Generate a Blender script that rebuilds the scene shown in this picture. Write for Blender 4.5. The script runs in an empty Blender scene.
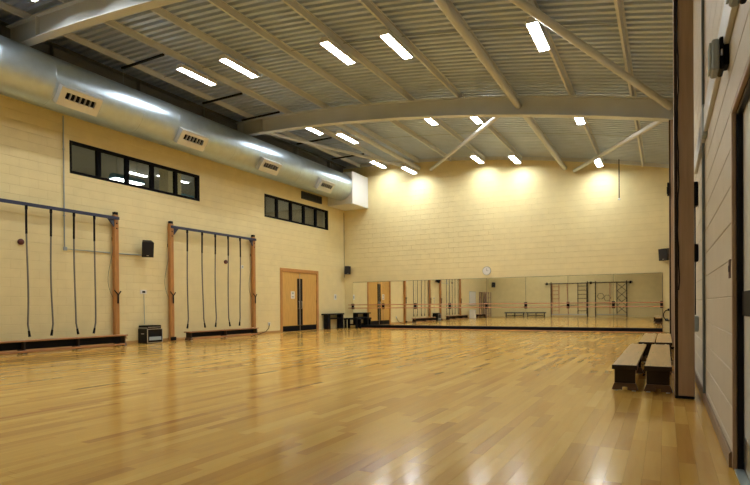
import bpy, math, random
from mathutils import Vector, Matrix, Euler
random.seed(7)
SC = bpy.context.scene
COL = SC.collection

# ------------------------------------------------------------------ camera
YAW, PITCH, ROLL, FPX, CAMZ = .4951, -.0058, .0076, 537.13, 1.05
cd = bpy.data.cameras.new('camera')
cd.sensor_width = 36; cd.lens = FPX / 750 * 36; cd.shift_y = 66.1 / 750; cd.clip_start = .02; cd.clip_end = 200
cam = bpy.data.objects.new('camera', cd); COL.objects.link(cam)
cam.location = (0, 0, CAMZ)
cam.rotation_mode = 'QUATERNION'
cam.rotation_quaternion = (Matrix.Rotation(YAW, 3, 'Z') @ Matrix.Rotation(math.pi/2 + PITCH, 3, 'X') @ Matrix.Rotation(-ROLL, 3, 'Z')).to_quaternion()
SC.camera = cam

# ------------------------------------------------------------------ world, exposure (closed room: its own lamps light it)
w = bpy.data.worlds.new('world'); SC.world = w; w.use_nodes = True
w.node_tree.nodes['Background'].inputs[0].default_value = (.5, .55, .6, 1)
w.node_tree.nodes['Background'].inputs[1].default_value = .02
LAMP = 84.0
SC.view_settings.view_transform = 'Standard'; SC.view_settings.look = 'None'
SC.view_settings.gamma = 1; SC.view_settings.use_curve_mapping = False
SC.view_settings.exposure = 0.0

# ------------------------------------------------------------------ room numbers (metres)
XL, XR, YF, YB = -13.526, .378, 22.012, -2.0
def zb(x): return -0.00806582*x*x - 0.2313655*x + 5.39271985     # underside of the curved beams
DECK = .645                                                          # deck underside above zb

# ------------------------------------------------------------------ materials
MATS = {}
def mat(name, col, rough=.5, metal=0., noise=0., nscale=8., bump=0., bscale=60., stretch=(1, 1, 1), spec=.5, coat=0.):
    if name in MATS: return MATS[name]
    m = bpy.data.materials.new(name); m.use_nodes = True; nt = m.node_tree
    b = nt.nodes['Principled BSDF']
    b.inputs['Base Color'].default_value = (*col, 1); b.inputs['Roughness'].default_value = rough
    b.inputs['Metallic'].default_value = metal; b.inputs['Specular IOR Level'].default_value = spec
    b.inputs['Coat Weight'].default_value = coat
    geo = nt.nodes.new('ShaderNodeNewGeometry'); mp = nt.nodes.new('ShaderNodeMapping')
    mp.inputs['Scale'].default_value = stretch
    nt.links.new(geo.outputs['Position'], mp.inputs['Vector'])
    if noise:
        n = nt.nodes.new('ShaderNodeTexNoise'); n.inputs['Scale'].default_value = nscale; n.inputs['Detail'].default_value = 5
        nt.links.new(mp.outputs[0], n.inputs['Vector'])
        r = nt.nodes.new('ShaderNodeMapRange'); r.inputs['From Min'].default_value = .3; r.inputs['From Max'].default_value = .7
        r.inputs['To Min'].default_value = 1 - noise; r.inputs['To Max'].default_value = 1 + noise
        nt.links.new(n.outputs['Fac'], r.inputs['Value'])
        mx = nt.nodes.new('ShaderNodeMix'); mx.data_type = 'RGBA'; mx.blend_type = 'MULTIPLY'; mx.inputs[0].default_value = 1
        mx.inputs[6].default_value = (*col, 1); nt.links.new(r.outputs[0], mx.inputs[7])
        nt.links.new(mx.outputs[2], b.inputs['Base Color'])
    if bump:
        n2 = nt.nodes.new('ShaderNodeTexNoise'); n2.inputs['Scale'].default_value = bscale
        nt.links.new(mp.outputs[0], n2.inputs['Vector'])
        bp = nt.nodes.new('ShaderNodeBump'); bp.inputs['Strength'].default_value = bump; bp.inputs['Distance'].default_value = .01
        nt.links.new(n2.outputs['Fac'], bp.inputs['Height']); nt.links.new(bp.outputs[0], b.inputs['Normal'])
    MATS[name] = m; return m
def emat(name, col, s):
    m = bpy.data.materials.new(name); m.use_nodes = True; b = m.node_tree.nodes['Principled BSDF']
    b.inputs['Base Color'].default_value = (.8, .8, .8, 1)
    b.inputs['Emission Color'].default_value = (*col, 1); b.inputs['Emission Strength'].default_value = s
    MATS[name] = m; return m
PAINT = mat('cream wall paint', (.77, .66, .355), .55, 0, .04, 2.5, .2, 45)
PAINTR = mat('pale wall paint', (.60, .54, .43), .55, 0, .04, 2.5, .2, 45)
MORTAR = mat('painted mortar', (.74, .63, .34), .7, 0, .05, 6)
STEEL = mat('cream painted steel', (.59, .615, .62), .40, 0, .04, 3)
DECKM = mat('galvanised roof deck', (.47, .555, .70), .36, .35, .06, 2)
GALV = mat('galvanised duct steel', (.50, .60, .69), .36, .95, .06, 5, .05, 14)
GRILLE = mat('duct grille steel', (.62, .64, .64), .38, .6)
BLACK = mat('black plastic', (.005, .005, .007), .55, spec=.12)
BLACKG = mat('gloss black', (.005, .005, .008), .3, spec=.2)
NAVY = mat('navy painted steel', (.022, .030, .075), .4)
POSTW = mat('orange varnished timber', (.45, .205, .06), .35, 0, .2, 6, .05, 40, (6, 6, .6))
BENCHW = mat('varnished bench timber', (.40, .19, .075), .3, 0, .2, 6, .05, 40, (8, .6, 8))
BENCHTOP = mat('pale bench timber', (.50, .32, .12), .32, 0, .12, 3, 0, 1, (8, .5, 8))
BROWN = mat('brown timber cladding', (.42, .30, .21), .42, 0, .12, 4, .05, 40, (6, 6, .4))
DARKW = mat('dark stained timber', (.030, .018, .012), .5, 0, .2, 6, spec=.25)
ROPE = mat('grey rope', (.165, .155, .125), .85, 0, .25, 90)
OAK = mat('oak veneer door', (.62, .37, .10), .35, 0, .1, 5, 0, 1, (4, 4, .5))
OAKF = mat('oak frame', (.50, .24, .07), .4, 0, .1, 5)
WHITE = mat('white plastic', (.75, .74, .70), .4)
GREY = mat('grey plastic', (.33, .39, .43), .4)
CHROME = mat('brushed steel', (.6, .6, .6), .3, 1)
RED = mat('red bell', (.085, .012, .010), .5)
MIRROR = mat('silvered mirror', (.95, .955, .90), .015, 1)
REDW = mat('red timber rail', (.50, .22, .10), .4, 0, .1, 8)
SKIRT = mat('skirting timber', (.24, .16, .10), .4, 0, .15, 5)
JAMB = mat('tan door lining', (.40, .29, .19), .45, 0, .1, 5)
SKIRTC = mat('cream skirting', (.50, .30, .11), .5)
WALLR = mat('room wall', (.55, .48, .32), .7)
CEILG = mat('gallery ceiling', (.62, .62, .58), .8)
BLUE = mat('blue panel', (.10, .28, .40), .5)
LIT = emat('lamp diffuser', (.95, .98, .97), LAMP)
LITG = emat('gallery lamp', (1, .95, .85), 22)
CONC = mat('sub floor', (.06, .04, .025), .9)
PALED = mat('pale door leaf', (.62, .62, .58), .45)

def glass_mat():
    m = bpy.data.materials.new('window glass'); m.use_nodes = True; nt = m.node_tree; nt.nodes.clear()
    o = nt.nodes.new('ShaderNodeOutputMaterial'); t = nt.nodes.new('ShaderNodeBsdfTransparent'); g = nt.nodes.new('ShaderNodeBsdfGlossy')
    t.inputs[0].default_value = (.70, .73, .74, 1); g.inputs['Roughness'].default_value = .02
    mx = nt.nodes.new('ShaderNodeMixShader')
    mx.inputs[0].default_value = .06; nt.links.new(t.outputs[0], mx.inputs[1]); nt.links.new(g.outputs[0], mx.inputs[2]); nt.links.new(mx.outputs[0], o.inputs[0])
    return m
GLASS = glass_mat()
FRAMEB = mat('matt black frame', (.004, .004, .006), .7, spec=.08)

def plank_mat():
    m = bpy.data.materials.new('varnished beech planks'); m.use_nodes = True; nt = m.node_tree; L = nt.links
    b = nt.nodes['Principled BSDF']
    at = nt.nodes.new('ShaderNodeAttribute'); at.attribute_name = 'tone'
    geo = nt.nodes.new('ShaderNodeNewGeometry'); mp = nt.nodes.new('ShaderNodeMapping'); mp.inputs['Scale'].default_value = (9, .7, 1)
    L.new(geo.outputs['Position'], mp.inputs['Vector'])
    n = nt.nodes.new('ShaderNodeTexNoise'); n.noise_dimensions = '4D'; n.inputs['Scale'].default_value = 2.2; n.inputs['Detail'].default_value = 6
    mw = nt.nodes.new('ShaderNodeMath'); mw.operation = 'MULTIPLY'; mw.inputs[1].default_value = 40
    L.new(at.outputs['Fac'], mw.inputs[0]); L.new(mw.outputs[0], n.inputs['W']); L.new(mp.outputs[0], n.inputs['Vector'])
    a = nt.nodes.new('ShaderNodeMath'); a.operation = 'MULTIPLY_ADD'; a.inputs[1].default_value = .5; L.new(n.outputs['Fac'], a.inputs[0])
    sub = nt.nodes.new('ShaderNodeMath'); sub.operation = 'SUBTRACT'; sub.inputs[1].default_value = .25
    L.new(at.outputs['Fac'], sub.inputs[0]); L.new(sub.outputs[0], a.inputs[2])
    r = nt.nodes.new('ShaderNodeValToRGB'); cr = r.color_ramp
    cr.elements[0].position = 0; cr.elements[0].color = (.44, .20, .045, 1)
    cr.elements[1].position = 1; cr.elements[1].color = (.83, .545, .15, 1)
    e = cr.elements.new(.35); e.color = (.60, .325, .070, 1)
    e = cr.elements.new(.65); e.color = (.73, .44, .098, 1)
    L.new(a.outputs[0], r.inputs[0]); L.new(r.outputs[0], b.inputs['Base Color'])
    n2 = nt.nodes.new('ShaderNodeTexNoise'); n2.inputs['Scale'].default_value = 1.6; L.new(geo.outputs['Position'], n2.inputs['Vector'])
    mr = nt.nodes.new('ShaderNodeMapRange'); mr.inputs['To Min'].default_value = .12; mr.inputs['To Max'].default_value = .20; L.new(n2.outputs['Fac'], mr.inputs['Value'])
    L.new(mr.outputs[0], b.inputs['Roughness'])
    n3 = nt.nodes.new('ShaderNodeTexNoise'); n3.inputs['Scale'].default_value = 5; L.new(geo.outputs['Position'], n3.inputs['Vector'])
    bp = nt.nodes.new('ShaderNodeBump'); bp.inputs['Strength'].default_value = .03; bp.inputs['Distance'].default_value = .01
    L.new(n3.outputs['Fac'], bp.inputs['Height']); L.new(bp.outputs[0], b.inputs['Normal'])
    return m
PLANK = plank_mat()

# ------------------------------------------------------------------ mesh helpers
class MB:
    def __init__(s): s.v = []; s.f = []; s.sm = []
    def add(s, vs, fs, smooth=False):
        o = len(s.v); s.v += [tuple(v) for v in vs]; s.f += [tuple(i + o for i in f) for f in fs]; s.sm += [smooth]*len(fs); return s
    def box(s, x0, x1, y0, y1, z0, z1, M=None):
        vs = [Vector((x, y, z)) for x in (x0, x1) for y in (y0, y1) for z in (z0, z1)]
        if M: vs = [M @ v for v in vs]
        return s.add(vs, [(0, 1, 3, 2), (4, 6, 7, 5), (0, 4, 5, 1), (2, 3, 7, 6), (0, 2, 6, 4), (1, 5, 7, 3)])
    def bbox(s, x0, x1, y0, y1, z0, z1, b=.005, M=None):       # chamfered box
        cx, cy, cz = (x0+x1)/2, (y0+y1)/2, (z0+z1)/2; hx, hy, hz = abs(x1-x0)/2, abs(y1-y0)/2, abs(z1-z0)/2
        b = min(b, hx*.45, hy*.45, hz*.45)
        vs = []; idx = {}
        for sx in (-1, 1):
            for sy in (-1, 1):
                for sz in (-1, 1):
                    for k, p in enumerate(((hx, hy-b, hz-b), (hx-b, hy, hz-b), (hx-b, hy-b, hz))):
                        idx[(sx, sy, sz, k)] = len(vs); vs.append(Vector((cx+sx*p[0], cy+sy*p[1], cz+sz*p[2])))
        fs = []
        I = idx
        for q in (-1, 1):
            fs.append([I[(q, a, c, 0)] for a, c in ((-1, -1), (1, -1), (1, 1), (-1, 1))])
            fs.append([I[(a, q, c, 1)] for a, c in ((-1, -1), (1, -1), (1, 1), (-1, 1))])
            fs.append([I[(a, c, q, 2)] for a, c in ((-1, -1), (1, -1), (1, 1), (-1, 1))])
        for p in (-1, 1):
            for q in (-1, 1):
                fs.append([I[(p, q, -1, 0)], I[(p, q, 1, 0)], I[(p, q, 1, 1)], I[(p, q, -1, 1)]])
                fs.append([I[(p, -1, q, 0)], I[(p, 1, q, 0)], I[(p, 1, q, 2)], I[(p, -1, q, 2)]])
                fs.append([I[(-1, p, q, 1)], I[(1, p, q, 1)], I[(1, p, q, 2)], I[(-1, p, q, 2)]])
                for r in (-1, 1): fs.append([I[(p, q, r, k)] for k in range(3)])
        C = Vector((cx, cy, cz)); out = []
        for f in fs:
            c = sum((vs[i] for i in f), Vector())/len(f); n = (vs[f[1]]-vs[f[0]]).cross(vs[f[2]]-vs[f[0]])
            out.append(f if n.dot(c-C) > 0 else f[::-1])
        if M: vs = [M @ v for v in vs]
        return s.add(vs, out)
    def tube(s, pts, r, n=10, caps=True):
        pts = [Vector(p) for p in pts]; rings = []
        rr = r if isinstance(r, (list, tuple)) else [r]*len(pts)
        up = None; vs = []; fs = []
        for i, p in enumerate(pts):
            t = (pts[min(i+1, len(pts)-1)] - pts[max(i-1, 0)]).normalized()
            if up is None:
                up = Vector((0, 0, 1)) if abs(t.z) < .9 else Vector((1, 0, 0))
            a = t.cross(up).normalized(); u2 = a.cross(t).normalized(); up = u2
            for k in range(n):
                an = 2*math.pi*k/n; vs.append(p + (a*math.cos(an) + u2*math.sin(an))*rr[i])
        for i in range(len(pts)-1):
            for k in range(n):
                k2 = (k+1) % n; fs.append((i*n+k, i*n+k2, (i+1)*n+k2, (i+1)*n+k))
        s.add(vs, fs, True)
        if caps: s.add(vs[:n], [tuple(range(n))[::-1]]); s.add(vs[-n:], [tuple(range(n))])
        return s
    def prism(s, poly, axis, a0, a1, M=None):                   # poly of 2D points extruded along an axis
        n = len(poly)
        def mk(p, a):
            return Vector((a, p[0], p[1])) if axis == 'x' else Vector((p[0], a, p[1])) if axis == 'y' else Vector((p[0], p[1], a))
        vs = [mk(p, a0) for p in poly] + [mk(p, a1) for p in poly]
        if M: vs = [M @ v for v in vs]
        return s.add(vs, [tuple(range(n))[::-1], tuple(range(n, 2*n))] + [(i, (i+1) % n, n+(i+1) % n, n+i) for i in range(n)])
    def lathe(s, prof, c, axis='z', n=20):                      # prof: (radius, height) list
        vs = []; fs = []; c = Vector(c)
        for r, h in prof:
            for k in range(n):
                a = 2*math.pi*k/n; p, q = r*math.cos(a), r*math.sin(a)
                vs.append(c + (Vector((p, q, h)) if axis == 'z' else Vector((h, p, q)) if axis == 'x' else Vector((p, h, q))))
        for i in range(len(prof)-1):
            for k in range(n):
                k2 = (k+1) % n; fs.append((i*n+k, i*n+k2, (i+1)*n+k2, (i+1)*n+k))
        return s.add(vs, fs, True)
    def mesh(s, name, m):
        me = bpy.data.meshes.new(name); me.from_pydata(s.v, [], s.f); me.update()
        me.polygons.foreach_set('use_smooth', s.sm); me.materials.append(m)
        return me
    def build(s, name, m, parent=None, fix=True):
        me = s.mesh(name, m)
        if fix:
            import bmesh
            bm = bmesh.new(); bm.from_mesh(me); bmesh.ops.recalc_face_normals(bm, faces=bm.faces); bm.to_mesh(me); bm.free()
        return link(name, me, parent)
def link(name, me, parent=None):
    o = bpy.data.objects.new(name, me); COL.objects.link(o)
    if parent:
        o.parent = parent; o.matrix_parent_inverse = Matrix.Translation(-Vector(parent.location)) if parent.location.length else Matrix()
    return o
def tag(o, label, cat, group=None, kind=None):
    o['label'] = label; o['category'] = cat
    if group: o['group'] = group
    if kind: o['kind'] = kind
    return o
def empty(name, loc, label, cat, group=None, kind=None):
    e = bpy.data.objects.new(name, None); COL.objects.link(e); e.location = loc; e.empty_display_size = .1
    bpy.context.view_layer.update
    return tag(e, label, cat, group, kind)
def copy_tree(o, off, parent=None):
    c = o.copy(); COL.objects.link(c)
    if parent:
        inv = o.matrix_parent_inverse.copy(); c.parent = parent; c.matrix_parent_inverse = inv
    else: c.location = Vector(o.location) + Vector(off)
    for ch in list(o.children):
        copy_tree(ch, off, c)
    return c

# share of the picture a world rectangle takes: decides only which repeated pieces are objects of their own
def px(p):
    c, s = math.cos(YAW), math.sin(YAW)
    d = -p[0]*s + p[1]*c
    if d < .3: return None
    return (375 + FPX*(p[0]*c + p[1]*s)/d, 308.6 - FPX*(p[2]-CAMZ)/d)
def size_px(corners):
    q = [px(p) for p in corners]
    if any(k is None for k in q): return 0
    q = [(min(max(a, 0), 750), min(max(b, 0), 485)) for a, b in q]
    A = 0
    for i in range(len(q)):
        a, b = q[i], q[(i+1) % len(q)]; A += a[0]*b[1]-a[1]*b[0]
    return abs(A)/2

# ------------------------------------------------------------------ floor
fl = MB().box(XL-.3, XR+.3, YB-.3, YF+.3, -.14, -.022).build('floor', CONC)
tag(fl, 'honey coloured varnished timber plank floor of the sports hall', 'floor', kind='structure')
def plank_mesh(list_, name):
    mb = MB(); tones = []
    for (x0, x1, y0, y1, t) in list_:
        b = .0006; g = .0002
        x0_, x1_, y0_, y1_ = x0+g, x1-g, y0+g, y1-g
        mb.add([(x0_, y0_, -.022), (x1_, y0_, -.022), (x1_, y1_, -.022), (x0_, y1_, -.022),
                (x0_, y0_, -b), (x1_, y0_, -b), (x1_, y1_, -b), (x0_, y1_, -b),
                (x0_+b, y0_+b, 0), (x1_-b, y0_+b, 0), (x1_-b, y1_-b, 0), (x0_+b, y1_-b, 0)],
               [(8, 9, 10, 11), (4, 5, 9, 8), (5, 6, 10, 9), (6, 7, 11, 10), (7, 4, 8, 11), (0, 1, 5, 4), (1, 2, 6, 5), (2, 3, 7, 6), (3, 0, 4, 7)])
        tones += [t]*9
    me = mb.mesh(name, PLANK)
    a = me.attributes.new('tone', 'FLOAT', 'FACE'); a.data.foreach_set('value', tones)
    return me
planks = []; PW = .1; x = XL
while x < XR - .001:
    x1 = min(x + PW, XR); y = YB - random.random()*1.6
    while y < YF:
        y1 = y + random.uniform(.55, 1.5)
        a, b = max(y, YB), min(y1, YF)
        if b - a > .02:
            planks.append((x, x1, a, b, min(1, max(0, random.gauss(.52, .19)))))
        y = y1
    x = x1
planks.sort(key=lambda p: -size_px([(p[0], p[2], 0), (p[1], p[2], 0), (p[1], p[3], 0), (p[0], p[3], 0)]))
for p in planks[:300]: link('plank', plank_mesh([p], 'plank'), fl)
rest = link('plank_field', plank_mesh(planks[300:], 'plank_field'), fl); rest['kind'] = 'stuff'

# ------------------------------------------------------------------ blockwork walls
BH, BL = .2205, .441
def block_geo(mb, u0, u1, z0, z1, fn):
    g, b, d = .003, .004, .006
    a0, a1, c0, c1 = u0+.0002, u1-.0002, z0+g, z1-g
    if a1-a0 < .03 or c1-c0 < .03: return
    v = .0006
    vs = [fn(a0, c0, 0), fn(a1, c0, 0), fn(a1, c1, 0), fn(a0, c1, 0), fn(a0+v, c0+b, d), fn(a1-v, c0+b, d), fn(a1-v, c1-b, d), fn(a0+v, c1-b, d)]
    mb.add(vs, [(4, 5, 6, 7), (0, 1, 5, 4), (1, 2, 6, 5), (2, 3, 7, 6), (3, 0, 4, 7)])
def cut(rects, hole):
    out = []
    for (a, b, c, d) in rects:
        h0, h1, k0, k1 = hole
        if b <= h0 or a >= h1 or d <= k0 or c >= k1: out.append((a, b, c, d)); continue
        if a < h0: out.append((a, h0, c, d))
        if b > h1: out.append((h1, b, c, d))
        m0, m1 = max(a, h0), min(b, h1)
        if c < k0: out.append((m0, m1, c, k0))
        if d > k1: out.append((m0, m1, k1, d))
    return out
def blocks(parent, ua, ub, ztop, holes, fn, own, PM=None, BH=BH, BL=BL, zs=0):
    PM = PM or PAINT; rows = []; z = zs; i = 0
    while z < 8:
        u = ua - (BL/2 if i % 2 else 0)
        while u < ub:
            a, b = max(u, ua), min(u+BL, ub)
            t = min(ztop(a), ztop(b), z+BH); z0 = max(z, 0)
            if t - z0 > .03 and b - a > .03:
                rc = [(a, b, z0, t)]
                for h in holes: rc = cut(rc, h)
                rows += rc
            u += BL
        z += BH; i += 1
    rows.sort(key=lambda r: -size_px([fn(r[0], r[2], 0), fn(r[1], r[2], 0), fn(r[1], r[3], 0), fn(r[0], r[3], 0)]))
    shared = {}
    for r in rows[:own]:
        key = (round(r[1]-r[0], 4), round(r[3]-r[2], 4))
        o0 = Vector(fn(0, 0, 0))
        if key not in shared:
            mb = MB(); block_geo(mb, 0, r[1]-r[0], 0, r[3]-r[2], lambda u, v, d: Vector(fn(u, v, d)) - o0)
            if not mb.v: continue
            shared[key] = mb.mesh('block', PM)
        o = link('block', shared[key], parent); o.location = Vector(fn(r[0], r[2], 0)) - o0
        o.location = o.location + o0
    if len(rows) > own:
        mb = MB()
        for r in rows[own:]: block_geo(mb, *r, fn)
        o = link('block_field', mb.mesh('block_field', PM), parent); o['kind'] = 'stuff'
def wall_backing(mb, along, p0, p1, ua, ub, ztop, holes):
    # slab between p0 and p1, split into vertical strips round the holes and under the roof curve
    us = sorted(set([ua, ub] + [h[0] for h in holes] + [h[1] for h in holes] + [ua + (ub-ua)*k/24 for k in range(25)]))
    for a, b in zip(us[:-1], us[1:]):
        m = (a+b)/2; cuts = [(0, None)]
        spans = []; z = -.02
        for h in sorted([h for h in holes if h[0] <= m <= h[1]], key=lambda h: h[2]):
            if h[2] > z: spans.append((z, h[2], h[2]))
            z = h[3]
        spans.append((z, ztop(a), ztop(b)))
        for z0, za, zb_ in spans:
            q = [(a, z0), (b, z0), (b, zb_), (a, za)]
            if along == 'y': mb.prism(q, 'x', p0, p1)
            else: mb.prism(q, 'y', p0, p1)

W1 = (8.495, 12.90, 4.534, 5.385); W2 = (16.165, 20.60, 4.50, 5.385); D1 = (17.14, 19.69, 0, 2.52)
LOUV = (18.54, 20.04, 5.60, 5.915)
ztL = lambda y: zb(XL) + DECK
mb = MB(); wall_backing(mb, 'y', XL-.25, XL, YB-.25, YF+.25, ztL, [W1, W2, D1])
wl = mb.build('wall_left', MORTAR, fix=False); tag(wl, 'cream painted blockwork wall behind the climbing rope frames', 'wall', kind='structure')
blocks(wl, YB, YF, ztL, [W1, W2, D1, (LOUV[0], LOUV[1], LOUV[2], LOUV[3])], lambda u, v, d: (XL + d, u, v), 300)
mb = MB(); wall_backing(mb, 'x', YF, YF+.25, XL-.25, XR+.25, lambda x: zb(x)+DECK, [])
wf = mb.build('wall_far', MORTAR, fix=False); tag(wf, 'cream painted blockwork end wall above the mirrors', 'wall', kind='structure')
blocks(wf, XL, XR, lambda x: zb(x)+DECK, [], lambda u, v, d: (u, YF - d, v), 0)
D2 = (3.1, 4.07, 0, 2.27)
ztR = lambda y: zb(XR) + DECK
mb = MB(); wall_backing(mb, 'y', XR, XR+.25, YB-.25, YF+.25, ztR, [D2])
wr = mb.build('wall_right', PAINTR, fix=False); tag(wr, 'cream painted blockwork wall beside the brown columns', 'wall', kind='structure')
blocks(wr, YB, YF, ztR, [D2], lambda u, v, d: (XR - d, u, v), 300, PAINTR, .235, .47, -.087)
mb = MB(); wall_backing(mb, 'x', YB-.25, YB, XL-.25, XR+.25, lambda x: zb(x)+DECK, [])
wb = mb.build('wall_back', PAINT, fix=False); tag(wb, 'cream wall with folded climbing frames, seen in the mirrors', 'wall', kind='structure')

# ------------------------------------------------------------------ ceiling: curved ribbed deck, purlins, beams, tubes
ce = MB()
NX = 26
xs = [XL-.25 + (XR-XL+.5)*k/NX for k in range(NX+1)]
vs = [(x, y, zb(x)+DECK+h) for h in (.10, .16) for y in (YB-.25, YF+.25) for x in xs]
n = NX+1; fs = []
for k in range(NX):
    fs += [(k, k+1, n+k+1, n+k), (2*n+k, 3*n+k, 3*n+k+1, 2*n+k+1)]
ce.add(vs, fs)
ceil = ce.build('ceiling', DECKM, fix=False)
tag(ceil, 'curved grey ribbed metal roof deck on cream purlins', 'ceiling', kind='structure')
PITCHR = .205; SHW = PITCHR*4
def sheet():
    mb = MB(); prof = []
    for k in range(4):
        o = k*PITCHR
        prof += [(o, .06), (o+.07, .06), (o+.09, 0), (o+.185, 0)]
    prof.append((SHW, .06))
    vs = [(x, y, zb(x)+DECK+h) for x in xs for y, h in prof]; m = len(prof); fs = []
    for i in range(NX):
        for j in range(m-1): fs.append((i*m+j, i*m+j+1, (i+1)*m+j+1, (i+1)*m+j))
    mb.add(vs, fs); return mb.mesh('roof_sheet', DECKM)
sm = sheet(); y = YB
while y < YF - .1:
    o = link('roof_sheet', sm, ceil); o.location = (0, y, 0); y += SHW
PX = [-12.6, -11.1, -9.6, -8.1, -6.6, -5.1, -3.6, -2.1, -.7]
BY = [-.5, 7.0, 14.5]
for x in PX:
    z0 = zb(x)+.5
    for a, b in ((YB, BY[0]), (BY[0], BY[1]), (BY[1], BY[2]), (BY[2], YF)):
        sl = -.016*x - .231
        mb = MB(); t = .026
        M = Matrix.Translation((x, 0, z0)) @ Matrix.Rotation(-math.atan(sl), 4, 'Y')
        mb.box(-t, t, a+.004, b-.004, 0, .012, M).box(t-.012, t, a+.004, b-.004, .0121, .133, M).box(t-.012, t+.045, a+.004, b-.004, .1331, .142, M).box(-t, -t+.01, a+.004, b-.004, .0121, .03, M)
        mb.build('purlin', STEEL, ceil)
for yy in (3.2, 10.7, 18.3):                                        # anti-sag rods between purlins
    for a, b in zip(PX[:-1], PX[1:]):
        MB().tube([(a+.04, yy, zb(a)+.59), (b-.04, yy, zb(b)+.59)], .010, 6).build('sag_rod', GREY, ceil)
for yy in (9.4, 12.24, 14.0, 17.1, 19.6):
    a, b = PX[0], PX[1]
    MB().bbox(a-.05, b+.05, yy-.03, yy+.03, 0, .045, .004, Matrix.Translation((0, 0, zb(-12)+.36))).build('strut_channel', BLACK, ceil)
    MB().tube([(a+.0, yy, zb(a)+.499), (a+.0, yy, 6.98)], .008, 6).build('hanger_rod', GREY, ceil)
ed = MB()
for k in range(NX):
    a, b = xs[k], xs[k+1]
    if b < XL or a > XR: continue
    a = max(a, XL); b = min(b, XR)
    ed.prism([(a, zb(a)+.53), (b, zb(b)+.53), (b, zb(b)+DECK), (a, zb(a)+DECK)], 'y', YF-.11, YF-.02)
ed.build('edge_angle', STEEL, ceil)
q = MB(); GS = mat('grey eaves steel', (.20, .20, .19), .5)
q.box(XL+.008, XL+.20, YB+.01, YF-.12, 7.02, 7.045).box(XL+.008, XL+.20, YB+.01, YF-.12, 7.60, 7.625).box(XL+.008, XL+.03, YB+.01, YF-.12, 7.0451, 7.5999)
for k in range(9): q.box(XL+.031, XL+.19, .5+k*2.5, .512+k*2.5, 7.0452, 7.5998)
q.build('eaves_beam', GS, ceil)
def beam(y, label, x0=XL+.21, x1=XR-.02):
    e = empty('roof_beam', (0, y, 0), label, 'beam', kind='structure')
    bx = [x0 + (x1-x0)*k/32 for k in range(33)]
    def strip(name, yw, h0, h1):
        mb = MB(); vs = []; fs = []
        for x in bx:
            z = zb(x); vs += [(x, y-yw, z+h0), (x, y+yw, z+h0), (x, y+yw, z+h1), (x, y-yw, z+h1)]
        for k in range(32):
            for j in range(4): fs.append((4*k+j, 4*k+(j+1) % 4, 4*k+4+(j+1) % 4, 4*k+4+j))
        fs += [(0, 1, 2, 3), (128, 129, 130, 131)]
        mb.add(vs, fs); return mb.build(name, STEEL, e)
    strip('bottom_flange', .11, 0, .022); strip('top_flange', .11, .476, .498); strip('web', .008, .022, .476)
    for xx in (x0+1.15, ):
        MB().box(xx-.008, xx+.008, y-.1, y-.0085, zb(xx)+.024, zb(xx)+.474).build('stiffener', STEEL, e)
    return e
beam(BY[0], 'curved cream steel roof beam over the climbing frames end of hall')
beam(BY[1], 'curved cream steel roof beam sitting on the brown column by the bench ends')
beam(BY[2], 'curved cream steel roof beam sitting on the brown column closer to the mirrors')
def rt(name, a, b, r, label, cat, group=None):
    o = MB().tube([a, b], r, 14).build(name, STEEL); tag(o, label, cat, group, 'structure'); return o
def zt(x): return zb(x)+.26
for x in (-3.42, -9.6):
    for a, b in ((BY[1]+.02, BY[2]-.02), (BY[2]+.02, YF-.02)):
        if x == -9.6 and a < 10: continue
        lab = {(-3.42, True): 'straight round strut tube along the roof between the two steel beams', (-3.42, False): 'round strut tube running from mirror-side beam to end wall near its middle',
               (-9.6, False): 'round strut tube running from mirror-side beam to end wall near the duct'}[(x, a < 10)]
        rt('strut_tube', (x, a, zt(x)), (x, b, zt(x)), .085, lab, 'roof tube')
rt('brace_tube', (.12, BY[2]-.1, zb(.1)+.28), (-3.1, BY[1]+.15, zb(-3.1)+.40), .075, 'diagonal brace tube from mirror-side column up to the next beam', 'roof tube')
rt('brace_tube', (-12.9, BY[2]+.1, zb(-12.9)+.30), (-9.8, YF-.1, zt(-9.8)-.02), .06, 'diagonal brace tube above the duct past the mirror-side beam', 'roof tube')
rt('brace_tube', (-9.0, YF-.1, zt(-9.0)-.1), (-3.75, BY[2]+.12, zt(-3.75)-.02), .065, 'diagonal brace tube crossing the middle of the bay before the end wall', 'roof tube')
rt('brace_tube', (-3.05, YF-.1, zt(-3.05)-.1), (.2, BY[2]+.12, zb(.2)+.22), .065, 'diagonal brace tube from end wall to head of mirror-side column', 'roof tube')

# ------------------------------------------------------------------ columns on the right wall
def column(y, label):
    e = empty('column', (.19, y, 0), label, 'column', kind='structure')
    x0, x1 = .093, .283; y0 = y-.21; H = zb(.2)-.03
    MB().bbox(x0+.012, x1-.012, y0+.02, y+.19, .03, H, .004).build('steel_core', BROWN, e)
    MB().bbox(x0+.035, x1, y0, y0+.0195, .03, H, .004).build('front_board', BROWN, e)
    MB().bbox(x0, x0+.0115, y0+.02, y+.19, .03, H, .003).build('side_board', BROWN, e)
    MB().bbox(x0+.002, x0+.034, y0+.004, y0+.0195, .03, H, .003).build('edge_strip', DARKW, e)
    MB().box(x0, x1, y0, y+.19, 0, .03).build('base_plate', BLACK, e)
    MB().box(x0, x1+.05, y-.2, y+.19, H, zb(x0)-.012 if zb(x0)-.012 > H+.005 else H+.01).build('cap_plate', STEEL, e)
    return e
column(BY[0], 'brown clad column behind the door opening')
column(BY[1], 'brown clad column at the ends of the low gym benches')
column(BY[2], 'brown clad column closer to the mirrors, mostly hidden by another column')
cb = MB(); pts = []
random.seed(3)
for k in range(40):
    z = 4.9 - k*.095; pts.append((.131 + .006*math.sin(k*.55)+.003*math.sin(k*1.7), 6.775, z))
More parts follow.
